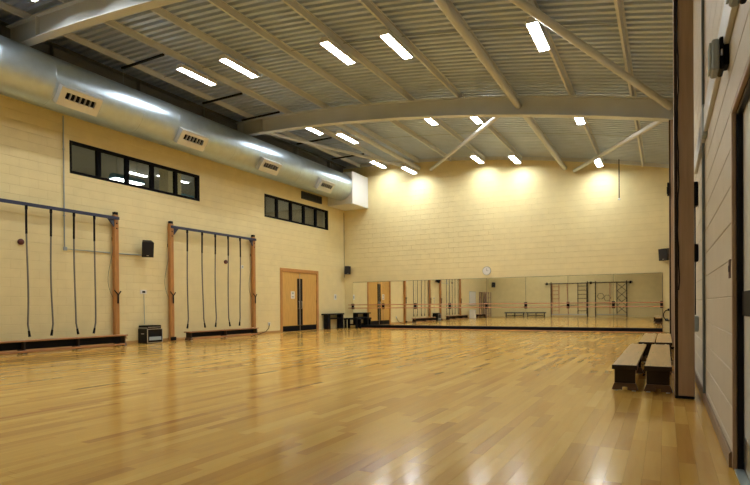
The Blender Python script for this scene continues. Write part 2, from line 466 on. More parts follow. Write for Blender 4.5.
o = MB().tube(pts, .007, 6).build('cable', BLACK); tag(o, 'black cable drooping down the face of the column by the bench ends', 'cable')

# ------------------------------------------------------------------ skirtings
o = MB().prism([(XL+.007, 0), (XL+.022, 0), (XL+.022, .075), (XL+.014, .09), (XL+.007, .09)], 'y', YB+.01, D1[0]-.075).build('baseboard_left', SKIRTC); tag(o, 'low timber skirting under the rope frames', 'skirting', kind='structure')
o = MB().prism([(XR-.007, 0), (XR-.024, 0), (XR-.024, .085), (XR-.014, .10), (XR-.007, .10)], 'y', D2[1]+.01, YF-.3).build('baseboard_right', SKIRT); tag(o, 'brown timber skirting along the wall with the door opening', 'skirting', kind='structure')

# ------------------------------------------------------------------ gallery room behind the high windows
g = MB()
gx0, gx1, gy0, gy1, gz0, gz1 = XL-7.2, XL-.26, 7.6, 23.5, 3.3, 6.25
g.box(gx0, gx1, gy0, gy1, gz0-.1, gz0)
g.box(gx0-.1, gx0, gy0, gy1, gz0, gz1).box(gx0, gx1, gy0-.1, gy0, gz0, gz1).box(gx0, gx1, gy1, gy1+.1, gz0, gz1)
o = g.build('wall_gallery', WALLR); tag(o, 'room walls seen through the high windows', 'wall', kind='structure')
o = MB().box(gx0, gx1, gy0, gy1, gz1, gz1+.1).build('ceiling_gallery', CEILG); tag(o, 'grey ceiling of the room seen through high windows', 'ceiling', kind='structure')
GL = {13.9: 'short lit strip light above the pendant light behind the high window', 15.2: 'lit strip light behind the cream pier in the room past the high window', 9.4: 'lit strip light at the end of the high room away from the pier', 14.8: 'strip light added between window glass and cream pier to brighten the high room', 18.6: 'strip light added to brighten the room behind the window over the double door', 21.2: 'lit strip light set back behind the high window over the double door'}
for (yy, xx, ln) in ((13.9, XL-4.4, .95), (15.2, XL-3.85, 1.5), (9.4, XL-2.5, 1.2), (14.8, XL-1.2, 1.4), (18.6, XL-1.2, 1.2), (21.2, XL-2.6, 1.2)):  # lights close to the glass are added to brighten the pier and room
    e = empty('gallery_light', (xx, yy, gz1), GL[yy], 'ceiling light', 'lights in the room behind the windows')
    MB().bbox(xx-.09, xx+.09, yy-ln/2, yy+ln/2, gz1-.06, gz1-.001, .005).build('housing', WHITE, e)
    MB().bbox(xx-.075, xx+.075, yy-ln/2+.02, yy+ln/2-.02, gz1-.085, gz1-.0602, .005).build('diffuser', LITG, e)
o = MB().box(XL-3.3, XL-2.8, 14.05, 14.65, gz0, gz1).build('trim_1', PAINT); tag(o, 'cream pier inside the room behind the high windows', 'pier', kind='structure')
o = MB().box(XL-3.2, XL-3.1, 14.66, 16.4, gz0, 5.5).build('trim_3', BLUE); tag(o, 'blue half-height partition inside the room behind the high windows', 'partition', kind='structure')
e = empty('pendant_light', (XL-3.0, 12.45, 5.4), 'pale blue pendant light hanging in the room behind the long high window', 'pendant light')
MB().prism([(XL-3.2, 5.46), (XL-2.8, 5.46), (XL-2.9, 5.62), (XL-3.1, 5.62)], 'y', 11.85, 13.05).build('housing', BLUE, e)
MB().bbox(XL-3.18, XL-2.82, 11.9, 13.0, 5.43, 5.4595, .006).build('diffuser', LITG, e)
for dy in (-.4, .4): MB().tube([(XL-3.0, 12.45+dy, 5.62), (XL-3.0, 12.45+dy, gz1)], .012, 6).build('hanger', GREY, e)

def high_window(nm, W, mull, label):
    y0, y1, z0, z1 = W
    e = empty(nm, (XL, y0, z0), label, 'window', kind='structure')
    f = MB(); t = .075; a, b = XL-.10, XL+.012
    f.bbox(a, b, y0, y1, z0, z0+t, .004).bbox(a, b, y0, y1, z1-t, z1, .004).bbox(a, b, y0, y0+t*.8, z0+t, z1-t, .004).bbox(a, b, y1-t*1.6, y1, z0+t, z1-t, .004)
    f.build('window_frame', FRAMEB, e)
    ed_ = [y0+t*.8] + list(mull) + [y1-t*1.6]
    for m in mull: MB().bbox(a+.005, b-.002, m-.055, m+.055, z0+t, z1-t, .004).build('mullion', FRAMEB, e)
    for i in range(len(ed_)-1):
        p0 = ed_[i] + (.056 if i else .001); p1 = ed_[i+1] - (.056 if i < len(ed_)-2 else .001)
        MB().box(XL-.05, XL-.044, p0, p1, z0+t, z1-t).build('pane', GLASS, e)
high_window('window_1', W1, (9.323, 10.2, 11.054, 11.937), 'long black framed high window of five panes above the space between rope frames')
high_window('window_2', W2, (16.95, 17.85, 18.75, 19.65), 'long black framed high window above the double door')
e = empty('wall_louvre', (XL, LOUV[0], LOUV[2]), 'dark grey louvre panel on the wall under the duct', 'vent')
MB().box(XL+.001, XL+.02, LOUV[0]+.02, LOUV[1]-.02, LOUV[2]+.02, LOUV[3]-.02).build('backing', BLACK, e)
for k in range(6):
    z = LOUV[2]+.03+k*.044
    MB().prism([(XL+.02, z+.03), (XL+.045, z), (XL+.049, z+.003), (XL+.024, z+.034)], 'y', LOUV[0]+.021, LOUV[1]-.021).build('slat', GREY if k < 0 else mat('dark louvre', (.06, .065, .07), .5), e)
q = MB(); q.box(XL+.001, XL+.055, LOUV[0], LOUV[0]+.02, LOUV[2], LOUV[3]).box(XL+.001, XL+.055, LOUV[1]-.02, LOUV[1], LOUV[2], LOUV[3]).box(XL+.001, XL+.055, LOUV[0]+.02, LOUV[1]-.02, LOUV[2], LOUV[2]+.02).box(XL+.001, XL+.055, LOUV[0]+.02, LOUV[1]-.02, LOUV[3]-.02, LOUV[3])
q.build('frame', mat('dark louvre', (.06, .065, .07), .5), e)

# ------------------------------------------------------------------ ventilation duct
DXc, DZc, DR, DEND = -12.8, 6.38, .60, 20.54
du = empty('ventilation_duct', (DXc, 0, DZc), 'large round galvanised steel air duct along the wall top', 'duct')
def ring_mesh(r0, y0, y1, nm, m, n=56):
    mb = MB(); vs = []; fs = []
    for yy, r in ((y0, r0), (y1, r0)):
        for k in range(n):
            a = 2*math.pi*k/n; vs.append((DXc + r*math.cos(a), yy, DZc + r*math.sin(a)))
    for k in range(n): fs.append((k, (k+1) % n, n+(k+1) % n, n+k))
    mb.add(vs, fs, True); return mb.build(nm, m, du)
yy = YB+.02; SEC = 1.172
while yy < DEND-.01:
    ring_mesh(DR, yy, min(yy+SEC, DEND), 'duct_section', GALV)
    mb = MB(); mb.lathe([(DR+.0005, -.012), (DR+.005, -.008), (DR+.005, .008), (DR+.0005, .012)], (DXc, min(yy+SEC, DEND-.012), DZc), 'y', 56)
    mb.build('joint_band', GALV, du)
    yy += SEC
def grille(yc):
    A = math.radians(-37)
    # local frame: X out of face, Y along duct, Z up along face
    M = Matrix.Translation((DXc, yc, DZc)) @ Matrix.Rotation(-A, 4, 'Y')
    hw, hh, dout = .50, .22, .735
    body = MB()
    # boot walls (open tray round the face)
    body.prism([(.50, -hh), (dout, -hh), (dout, -hh+.012), (.50, -hh+.012)], 'y', -hw, hw, M @ Matrix.Rotation(0, 4, 'Y'))
    body = MB()
    body.box(.46, dout, -hw, hw, hh-.012, hh, M).box(.40, dout, -hw, hw, -hh, -hh+.012, M)
    body.box(.40, dout, -hw, -hw+.012, -hh+.0121, hh-.0121, M).box(.40, dout, hw-.012, hw, -hh+.0121, hh-.0121, M)
    b = body.build('grille_box', GRILLE, du)
    fr = MB(); f0, f1 = dout-.012, dout-.001; sw, sh0, sh1 = .37, -.045, .115
    fr.box(f0, f1, -hw+.0122, hw-.0122, -hh+.0122, sh0, M).box(f0, f1, -hw+.0122, hw-.0122, sh1, hh-.0122, M)
    fr.box(f0, f1, -hw+.0122, -sw, sh0, sh1, M).box(f0, f1, sw, hw-.0122, sh0, sh1, M)
    fr.build('face_plate', GRILLE, b)
    MB().box(dout-.09, dout-.085, -sw-.01, sw+.01, sh0-.01, sh1+.01, M).build('dark_slot', BLACK, b)
    for k in range(7):
        c = -sw + 2*sw*k/6
        MB().box(dout-.05, dout-.0005, c-.008, c+.008, sh0-.005, sh1+.005, M).build('fin', GRILLE, b)
for yc in (.95, 4.45, 7.95, 11.43, 14.95, 18.5): grille(yc)
e = empty('duct_plenum', (-12.86, 21.27, 5.59), 'white square plenum box where the round duct meets end wall', 'duct box')
MB().bbox(XL+.03, -12.2, DEND+.001, YF-.01, 5.59, 7.015, .01).build('casing', mat('white sheet metal', (.72, .73, .72), .35), e)
q = MB(); q.box(-12.198, -12.19, DEND+.02, DEND+.05, 5.6, 7.02).box(-12.198, -12.19, YF-.06, YF-.03, 5.6, 7.02).box(-12.198, -12.19, DEND+.05, YF-.06, 7.0, 7.02).box(-12.198, -12.19, DEND+.05, YF-.06, 5.6, 5.62)
q.build('edge_flange', WHITE, e)

# ------------------------------------------------------------------ ceiling lights (housing + diffuser), hung from the purlins
def light_proto(x, low):
    z = (zb(x)-.04) if low else zb(x)+.315
    e = empty('ceiling_light', (x, 0, z), 'white fluorescent ceiling light fixed along a roof purlin', 'ceiling light', 'ceiling lights on the purlins')
    hw, hl = .105, .61
    M = Matrix.Translation((x, 0, z))
    MB().prism([(-hw, .012), (hw, .012), (hw, .06), (hw*.6, .1), (-hw*.6, .1), (-hw, .06)], 'y', -hl, hl, M).build('housing', WHITE, e)
    MB().bbox(-hw+.012, hw-.012, -hl+.012, hl-.012, -.004, .0118, .003, M).build('diffuser', LIT, e)
    q = MB()
    for sg in (-1, 1): q.box(sg*hw-.006, sg*hw+.006, -hl, hl, -.03, .0119, M)
    for sg in (-1, 1): q.box(-hw+.0061, hw-.0061, sg*(hl-.004)-.004, sg*(hl-.004)+.004, -.02, .0119, M)
    q.build('side_reflector', WHITE, e)
    for s in (-1, 1):
        top = zt(x)-.086-z if low else .185
        MB().tube([(x, s*.4, z+.1), (x, s*.4, z+top)], .012, 6).build('hanger', GREY, e)
    return e
ROWS = [.5, 5.75, 10.55, 15.92, 20.98]
ROWT = ['over the climbing frames', 'behind the bench-side beam', 'between the two beams', 'past the mirror-side beam', 'close to end wall']
COLT = {-11.1: 'on the purlin next to duct', -9.6: 'on the second purlin out from duct', -6.6: 'on the fourth purlin out from duct', -5.1: 'on the fifth purlin out from duct', -2.1: 'on the purlin nearest but one to columns'}
for x in (-11.1, -9.6, -6.6, -5.1, -2.1):
    cache = {}
    for r, yc in enumerate(ROWS):
        if (r == 0 and x not in (-9.6, -6.6)) or (r == 1 and x > -6): continue
        low = (x == -9.6 and r >= 3)
        if low not in cache:
            L = cache[low] = light_proto(x, low); L.location.y = yc
        else: L = copy_tree(cache[low], (0, yc-cache[low].location.y, 0))
        if r == 3 and not low: L.location.z += .10
        L['label'] = 'lit ceiling light ' + ('hung under the strut tube by duct, ' if low else COLT[x] + ', ') + ROWT[r]

# ------------------------------------------------------------------ climbing rope frames on the left wall
def rope_frame(y0, y1, ropes, label, cleat):
    e = empty('rope_frame', (XL+.12, (y0+y1)/2, 0), label, 'climbing frame')
    for k, yy in enumerate((y0, y1)):
        p = MB().bbox(XL+.04, XL+.16, yy-.065, yy+.065, 0, 3.62, .008).build('post', POSTW, e)
        MB().bbox(XL+.05, XL+.15, yy-.06, yy+.06, 3.621, 3.70, .01).build('post_cap', BLACK, p)
        for z in (3.52, 3.38, 3.24):
            MB().lathe([(0, .0), (.02, 0), (.02, .012), (0, .012)], (XL+.161, yy, z), 'x', 10).build('bolt_hole', BLACK, p)
        MB().bbox(XL+.161, XL+.20, yy-.1, yy+.1, .02, .13, .01).build('floor_bracket', BLACK, p)
        MB().box(XL+.008, XL+.0395, yy-.05, yy+.05, 2.9, 3.0).build('wall_bracket', BLACK, p)
        c = MB().tube([(XL+.17, yy-.1, 1.53), (XL+.20, yy-.02, 1.42), (XL+.20, yy+.02, 1.42), (XL+.17, yy+.1, 1.5)], .016, 8).tube([(XL+.19, yy, 1.43), (XL+.19, yy, 1.16)], .022, 8).build('cleat', BLACK, p)
        s = 1 if k == 0 else -1
        cp = [(XL+.10, yy-.08-.16*math.sin(math.pi*min(1, t/10)**1.6), 2.75-1.45*t/10) for t in range(11)]
        MB().tube(cp, .006, 6).build('cord', ROPE, p)
        MB().prism([(yy+s*.078, 3.56), (yy+s*.32, 3.56), (yy+s*.078, 3.28)], 'x', XL+.12, XL+.16).build('gusset', NAVY, e)
    MB().bbox(XL+.16, XL+.22, y0-.05, y1+.05, 3.48, 3.56, .006).build('top_bar', NAVY, e)
    for i, yy in enumerate(ropes):
        yy += .05
        M0 = XL+.26
        MB().bbox(M0-.03, M0+.03, yy-.02, yy+.02, 3.38, 3.479, .004).build('rope_hook', BLACK, e)
        random.seed(int(yy*100))
        ph = random.uniform(0, 6); am = random.uniform(.01, .04); pts = []
        endz = .37
        for k in range(22):
            t = k/21; z = 3.38 - t*(3.38-endz)
            pts.append((M0 + .006*math.sin(3*t+ph), yy + am*math.sin(4.5*t+ph)*t + (t**6)*random.choice((-1, 1))*0.0 + (.07*max(0, t-.9)/.1)*(1 if i % 2 else -1)*.8, z))
        r = MB().tube(pts, .020, 8).build('rope', ROPE, e)
        MB().tube(pts[:5], .025, 8).build('rope_sleeve', BLACK, r)
        MB().tube([pts[-2], pts[-1]], [.024, .030], 8).build('rope_end', BLACK, r)
    return e
rope_frame(5.71, 9.72, (6.56, 7.22, 7.80, 8.385, 8.94), 'wall mounted rope frame with varnished posts over the longer gym bench', 0)
rope_frame(11.62, 15.39, (12.08, 12.70, 13.28, 13.88, 14.475), 'wall mounted rope frame with varnished posts next to the double door', 0)

# ------------------------------------------------------------------ gym benches
DARKF = mat('brown foot timber', (.11, .06, .035), .45, 0, .2, 6)
def bench(x, y0, y1, label, group=None, top=BENCHTOP, w=.26, h=.315, hooks=False, name='gym_bench', legs=3, lip=False):
    e = empty(name, (x, (y0+y1)/2, 0), label, 'bench', group)
    MB().bbox(x-w/2, x+w/2, y0, y1, h-.035, h, .006).build('seat_plank', top, e)
    rx = x+(w*.62 if hooks else .06)
    MB().bbox(rx-.02, rx+.02, y0+.13, y1-.13, .098, .14, .006).build('beam_rail', BENCHW, e) if not hooks else MB().bbox(rx-.02, rx+.02, y0+.13, y1-.13, .035, .085, .006).build('beam_rail', BENCHW, e)
    MB().bbox(x-.012, x+.012, y0+.14, y1-.14, .10, h-.0355, .003).build('keel_shade_board', BLACK, e)  # keel in black, standing in for the deep shade under the seat
    for k in range(legs):
        yy = y0+.09 + (y1-y0-.18)*k/(legs-1) if legs > 1 else (y0+y1)/2
        lw = w*.43
        lg = MB().bbox(x-lw, x+lw, yy-.02, yy+.02, .0951, h-.0355, .004).build('leg', DARKW, e)
        fw = w*.54
        MB().prism([(x-fw, .012), (x-fw*.9, .06), (x-fw*.8, .095), (x+fw*.8, .095), (x+fw*.9, .06), (x+fw, .012), (x+.03, .012), (x+.03, .05), (x-.03, .05), (x-.03, .012)], 'y', yy-.04, yy+.04).build('foot', DARKF, lg)
        for sx in (-1, 1):
            MB().bbox(x+sx*w*.37-.022, x+sx*w*.37+.022, yy-.036, yy+.036, 0, .012, .003).build('rubber_pad', WHITE, lg)
            for dy in (-.02, ):
                MB().lathe([(0, .012), (.014, .010), (.02, 0)], (x+sx*w*.3, yy+dy+.03, h), 'z', 10).build('bolt', mat('pale bolt', (.75, .68, .50), .3), e)
    if lip: MB().bbox(x-w/2-.004, x+w/2+.004, y0-.022, y0-.0005, h-.05, h+.002, .004).build('end_shade_strip', DARKW, e)  # dark strip painted in for the shaded end of the seat plank
    if hooks:
        for sx in (-1, 1):
            MB().tube([(x+sx*.07, y1-.03, h-.036), (x+sx*.07, y1-.03, h-.10), (x+sx*.07, y1+.01, h-.10)], .014, 8).build('hook', BENCHW, e)
    return e
bench(XL+.55, 5.6, 9.66, 'long varnished gym bench under the ropes beside the black equipment case', top=BENCHW, hooks=True, legs=4)
bench(XL+.50, 11.85, 15.05, 'varnished gym bench under the ropes next to the double door', top=BENCHW, h=.285, hooks=True)
bench(-.43, 7.05, 10.85, 'low gym bench with its end by the brown column, on the open floor side', w=.265, lip=True)
bench(-.075, 7.05, 10.85, 'low gym bench pressed against the bench-side brown column', w=.28, lip=True)
bench(-.30, 10.93, 14.2, 'low gym bench of the pair closer to the mirrors, on the open floor side', w=.25, h=.345, lip=True)
bench(-.02, 10.93, 14.2, 'low gym bench of the pair closer to the mirrors, beside the wall', w=.26, h=.345, lip=True)

# ------------------------------------------------------------------ double door, left wall
dr = empty('door_1', (XL, 18.41, 0), 'oak double door with black vision strips, kick plates and a white notice', 'door', kind='structure')
y0, y1, zt_ = D1[0], D1[1], D1[3]
q = MB(); q.bbox(XL-.2, XL+.03, y0, y0+.07, 0, zt_, .004).bbox(XL-.2, XL+.03, y1-.07, y1, 0, zt_, .004).bbox(XL-.2, XL+.03, y0+.07, y1-.07, zt_-.07, zt_, .004); q.build('door_frame', OAKF, dr)
q = MB(); q.bbox(XL+.0081, XL+.028, y0-.07, y0-.001, 0, zt_+.07, .004).bbox(XL+.0081, XL+.028, y1+.001, y1+.07, 0, zt_+.07, .004).bbox(XL+.0081, XL+.028, y0-.001, y1+.001, zt_+.001, zt_+.07, .004); q.build('architrave', OAKF, dr)
MB().box(XL-.24, XL-.2, y0-.0, y1, 0, zt_).build('backing', BLACK, dr)
mid = (y0+y1)/2
for s, a, b in ((-1, y0+.073, mid-.003), (1, mid+.003, y1-.073)):
    lf = MB().bbox(XL-.06, XL-.012, a, b, .008, zt_-.074, .003).build('door_leaf', OAK, dr)
    v0, v1 = (mid-.185, mid-.03) if s < 0 else (mid+.03, mid+.185)
    MB().bbox(XL-.0119, XL-.006, v0, v1, .25, 2.2, .002).build('vision_strip', BLACKG, lf)
    MB().bbox(XL-.0119, XL-.007, a+.01, b-.01, .015, .24, .002).build('kick_plate', BLACK, lf)
    hy = mid + s*.09
    MB().tube([(XL-.006, hy, .95), (XL+.03, hy, .95), (XL+.03, hy, 1.25), (XL-.006, hy, 1.25)], .012, 8).build('pull_handle', CHROME, lf)
    MB().box(XL-.0119, XL-.008, (mid-.028 if s < 0 else mid+.006), (mid-.006 if s < 0 else mid+.028), .02, 2.4).build('edge_strip', CHROME, lf)
    for z in (.35, 1.25, 2.15):
        hh = a-.012 if s < 0 else b+.012
        MB().lathe([(0, -.05), (.012, -.05), (.012, .05), (0, .05)], (XL-.008, hh, z), 'z', 10).build('hinge', DARKW, lf)
    if s < 0:
        nt_ = MB().bbox(XL-.0119, XL-.009, 17.80, 18.06, 1.36, 1.66, .001).build('notice', WHITE, lf)
MB().bbox(XL-.0089, XL-.0085, 17.87, 17.99, 1.54, 1.62, .0001).build('notice_print', GREY, dr)
MB().bbox(XL-.0089, XL-.0085, 17.85, 18.01, 1.41, 1.46, .0001).build('notice_print', GREY, dr)

# ------------------------------------------------------------------ fire-exit side door, right wall
dr = empty('door_2', (XR, 3.6, 0), 'pale door leaf with black push bar in a timber lined opening', 'door', kind='structure')
y0, y1, zt_ = D2[0], D2[1], D2[3]
MB().bbox(XR-.0065, XR+.018, y1-.03, y1+.0, 0, zt_+.0, .003).build('door_frame', JAMB, dr)
MB().bbox(XR-.0065, XR+.018, y0, y0+.03, 0, zt_, .003).build('door_frame', JAMB, dr)
MB().bbox(XR-.0065, XR+.018, y0+.0301, y1-.0301, zt_-.03, zt_, .003).build('door_head', JAMB, dr)
q = MB(); q.bbox(XR+.0185, XR+.052, y1-.05, y1-.001, 0, zt_-.001, .003).bbox(XR+.0185, XR+.052, y0+.001, y0+.05, 0, zt_-.001, .003).bbox(XR+.0185, XR+.052, y0+.0501, y1-.0501, zt_-.05, zt_-.001, .003); q.build('door_stop', BLACKG, dr)
lf = MB().bbox(XR+.0525, XR+.10, y0+.002, y1-.002, .01, zt_-.002, .003).build('door_leaf', PALED, dr)
MB().bbox(XR+.042, XR+.0522, y0+.055, y1-.055, .97, 1.12, .003).build('push_bar', BLACK, lf)
MB().bbox(XR+.0495, XR+.0522, y0+.055, y1-.055, .02, .22, .002).build('kick_plate', CHROME, lf)
MB().box(XR-.0, XR+.0490, y0+.052, y1-.052, .0005, .012).build('threshold', mat('aluminium sill', (.62, .72, .76), .35, .7), dr)
MB().box(XR+.22, XR+.245, y0, y1, 0, zt_).build('outer_backing', BLACK, dr)

# ------------------------------------------------------------------ mirrors and barre on the far wall
MX0, MS, NM = -13.06, 1.6228, 8
mi = empty('wall_mirror', (MX0+MS*4, YF, .13), 'long row of tall mirror panels across end wall', 'mirror')
for k in range(NM):
    a = MX0+k*MS
    MB().bbox(a+.003, a+MS-.003, YF-.035, YF-.012, .145, 2.15, .002).build('mirror_panel', MIRROR, mi)
MB().box(MX0, MX0+MS*NM, YF-.011, YF-.007, .145, 2.16).build('backing_board', BLACK, mi)
MB().box(MX0, MX0+MS*NM, YF-.034, YF-.012, 2.151, 2.16).build('top_edge', DARKW, mi)
MB().box(MX0+MS*NM, MX0+MS*NM+.012, YF-.034, YF-.012, .145, 2.16).build('side_edge', SKIRT, mi)
e = empty('mirror_plinth', (MX0+MS*4, YF-.1, 0), 'black plinth with red timber toe strip below the mirrors', 'plinth')
MB().bbox(MX0+.3, MX0+MS*NM, YF-.26, YF-.0075, .022, .144, .004).build('plinth_board', BLACK, e)
MB().bbox(MX0+.3, MX0+MS*NM, YF-.28, YF-.0075, 0, .0219, .004).build('toe_strip', REDW, e)
ba = empty('ballet_barre', (MX0+MS*4, YF-.15, .93), 'double wooden ballet barre on black brackets before the mirrors', 'barre')
for z in (1.085, .935):
    MB().tube([(MX0-.15, YF-.20, z), (MX0+MS*NM+.02, YF-.20, z)], .019, 10).build('rail', REDW, ba)
for k in range(NM+1):
    x = MX0+k*MS
    if k == NM: x -= .03
    b = MB().bbox(x-.05, x+.05, YF-.075, YF-.0355, .88, 1.14, .006)
    for z in (1.085, .935): b.bbox(x-.028, x+.028, YF-.19, YF-.0751, z-.028, z+.03, .006)
    b.build('bracket', BLACK, ba)

# ------------------------------------------------------------------ loudspeakers
def speaker(loc, rz, tilt, label, s=1., wallv=None):
    e = empty('loudspeaker', loc, label, 'loudspeaker')
    M = Matrix.Translation(loc) @ Matrix.Rotation(rz, 4, 'Z') @ Matrix.Rotation(tilt, 4, 'X')
    w, d, h = .16*s, .14*s, .22*s
    c = MB().prism([(-w, -d), (w, -d), (w*.72, d), (-w*.72, d)], 'z', -h, h, M).build('cabinet', BLACK, e)
    MB().bbox(-w*.9, w*.9, -d-.012, -d-.0005, -h*.93, h*.93, .006, M).build('front_grille', mat('speaker cloth', (.02, .02, .022), .9), c)
    MB().bbox(-.03, .03, -d-.0135, -d-.0122, -h*.8, -h*.72, .0005, M).build('badge', CHROME, c)
    if wallv:
        a = M @ Vector((0, d, 0)); MB().tube([a, (a+Vector(wallv))/2 if False else Vector(wallv)], .018, 8).build('bracket_arm', BLACK, e)
        wv = Vector(wallv)
        MB().bbox(wv.x-.03, wv.x+.03, wv.y-.03, wv.y+.03, wv.z-.06, wv.z+.06, .004).build('wall_plate', BLACK, e)
    return e
speaker((XL+.30, 10.60, 2.75), math.radians(58), math.radians(20), 'black loudspeaker on the wall between the two rope frames', 1.0, (XL+.04, 10.68, 2.78))
speaker((-13.22, 21.75, 2.73), math.radians(45), math.radians(8), 'black loudspeaker in the corner above the black table', .85, (-13.30, YF-.04, 2.76))
speaker((.0, 21.78, 2.79), math.radians(-25), math.radians(8), 'black loudspeaker in the corner above the end of mirrors', .95, (.06, YF-.04, 2.82))
speaker((-13.05, YB+.3, 2.75), math.radians(150), math.radians(8), 'black loudspeaker on the wall behind, seen in the mirrors', .95, (-13.15, YB+.04, 2.78))
e = empty('wall_sensor', (.18, 14.2, 3.6), 'dark narrow sensor box on the mirror-side column', 'sensor')
MB().bbox(.055, .092, 14.2, 14.32, 3.55, 3.85, .01).build('case', BLACK, e); MB().bbox(.045, .0545, 14.22, 14.30, 3.6, 3.75, .006).build('lens', BLACKG, e)

# ------------------------------------------------------------------ left wall fittings
def conduit(pts, label):
    e = empty('conduit', pts[0], label, 'conduit')
    MB().tube(pts, .016, 8).build('pipe', GREY, e)
    for a, b in zip(pts[:-1], pts[1:]):
        a, b = Vector(a), Vector(b); n = max(1, int((b-a).length/1.2))
        for k in range(n):
            p = a.lerp(b, (k+.5)/n); MB().bbox(p.x-.024, p.x+.020, p.y-.024, p.y+.024, p.z-.010, p.z+.010, .003).build('saddle', GREY, e)
    return e
cx = XL+.034
conduit([(cx, 8.32, 5.95), (cx, 8.32, 2.56), (cx, 9.6, 2.56)], 'grey conduit dropping down the wall past the long high window')
conduit([(cx, 9.84, 2.56), (cx, 10.62, 2.58)], 'short grey conduit running to the loudspeaker between rope frames')
e = empty('junction_box', (cx, 8.32, 2.56), 'small grey junction box at the bend of the conduit', 'junction box'); MB().bbox(XL+.051, XL+.072, 8.27, 8.37, 2.515, 2.605, .005).build('box', GREY, e); MB().bbox(XL+.0722, XL+.076, 8.28, 8.36, 2.525, 2.595, .002).build('lid', GREY, e)
o = MB().box(XL+.008, XL+.016, 21.95, 21.975, 2.4, 5.5).build('trim_2', DARKW); tag(o, 'thin dark movement joint near the corner by the double door', 'joint', kind='structure')
def bell(y, z, label):
    e = empty('alarm_sounder', (XL, y, z), label, 'alarm')
    MB().lathe([(0, .0075), (.06, .0075), (.06, .02), (0, .02)], (XL, y, z), 'x', 16).build('base', RED, e)
    MB().lathe([(.07, .0201), (.075, .05), (.06, .08), (.03, .09), (0, .092)], (XL, y, z), 'x', 18).build('dome', RED, e)
bell(7.26, 2.63, 'dark red alarm sounder behind the ropes over the longer bench')
bell(14.04, 2.61, 'dark red alarm sounder behind the ropes next to the double door')
def plate(name, x, y, z, w, h, label, cat, wire=None):
    e = empty(name, (x, y, z), label, cat)
    MB().bbox(x+.0075, x+.02, y-w/2, y+w/2, z-h/2, z+h/2, .003).build('plate', WHITE, e)
    MB().bbox(x+.0202, x+.03, y-w/5, y+w/4, z-h/4, z+h/4, .003).build('insert', GREY if name != 'wall_socket' else BLACK, e)
    return e
plate('wall_socket', XL, 10.68, 1.5, .22, .12, 'white wall socket above the black equipment case', 'socket')
plate('wall_switch', XL, 21.14, 1.46, .2, .26, 'grey switch plate between double door and corner', 'switch')
plate('thermostat', XL, 14.90, 2.49, .12, .12, 'small white thermostat beside the rope frame near the door', 'thermostat')
plate('floor_socket', XL, 16.38, .37, .13, .13, 'low socket left of the double door with black lead', 'socket')
o = MB().tube([(XL+.035, 10.68, 1.44), (XL+.03, 10.69, 1.0), (XL+.03, 10.70, .55)], .008, 6).build('power_lead', GREY); tag(o, 'thin lead hanging from wall socket to equipment case', 'cable')
pts = [(XL+.035, 16.37, .34), (XL+.05, 16.30, .2), (XL+.07, 16.1, .08), (XL+.1, 15.7, .012), (XL+.12, 15.56, .012)]
o = MB().tube(pts, .012, 6).build('power_lead', BLACK); tag(o, 'black lead drooping from low socket to the floor', 'cable')

# equipment case
cx0, cx1, cy0, cy1 = XL+.03, XL+.43, 10.47, 11.0
e = empty('equipment_case', ((cx0+cx1)/2, (cy0+cy1)/2, 0), 'black equipment flight case with silver edges standing against the wall', 'case')
MB().bbox(cx0, cx1, cy0, cy1, .012, .42, .006).build('body', BLACKG, e)
MB().bbox(cx0, cx1-.02, cy0+.02, cy1-.03, .4215, .52, .006).build('lid', BLACK, e)
q = MB(); t = .016
for yy in (cy0, cy1):
    q.box(cx1-.004, cx1+.006, yy-.006 if yy == cy0 else yy-t, yy+t if yy == cy0 else yy+.006, .012, .425)
for z in (.012, .405): q.box(cx1-.003, cx1+.0055, cy0+t, cy1-t, z, z+.018)
q.box(cx0, cx1-.02, cy0+.004, cy0+.0195, .44, .458)
q.build('metal_edging', CHROME, e)
MB().bbox(cx1+.0005, cx1+.012, cy0+.06, cy1-.05, .09, .19, .004).build('front_panel', GREY, e)
MB().bbox(cx1-.0195, cx1-.015, cy0+.04, cy1-.05, .46, .475, .002).build('lid_trim', CHROME, e)
MB().bbox(cx0+.14, cx0+.26, cy0-.008, cy0-.0005, .27, .29, .002).build('catch', CHROME, e)
for a in (cx0+.04, cx1-.04):
    for b in (cy0+.04, cy1-.04): MB().lathe([(0, 0), (.02, 0), (.02, .0118), (0, .0118)], (a, b, 0), 'z', 10).build('foot', BLACK, e)

# black table and stool in the corner
e = empty('side_table', (XL+.42, 20.4, 0), 'black square framed table against the wall beside the double door', 'table')
tx0, tx1, ty0, ty1 = XL+.06, XL+.30, 20.05, 21.40
MB().bbox(tx0-.03, tx1+.03, ty0-.10, ty1+.03, .64, .70, .006).build('table_top', BLACKG, e)
for b in (ty0+.04, ty1-.21): MB().bbox(tx0, tx1, b, b+.2, 0, .6395, .006).build('leg_panel', BLACKG, e)
MB().bbox(tx0+.02, tx1-.02, ty0+.2401, ty1-.2101, .44, .50, .006).build('shelf', BLACKG, e)
e = empty('low_stool', (XL+.8, 21.5, 0), 'low black stool in the corner below the end of the barre', 'stool')
sx0, sx1, sy0, sy1 = XL+.36, XL+1.10, 21.29, 21.72
MB().bbox(sx0, sx1, sy0, sy1, .40, .48, .01).build('seat', BLACK, e)
for a in (sx0+.02, sx1-.12):
    for b in (sy0+.02, sy1-.1): MB().bbox(a, a+.1, b, b+.08, 0, .3995, .004).build('leg', BLACK, e)
MB().bbox(sx0+.12, sx1-.12, sy0+.22, sy0+.28, .14, .2, .004).build('stretcher', BLACK, e)

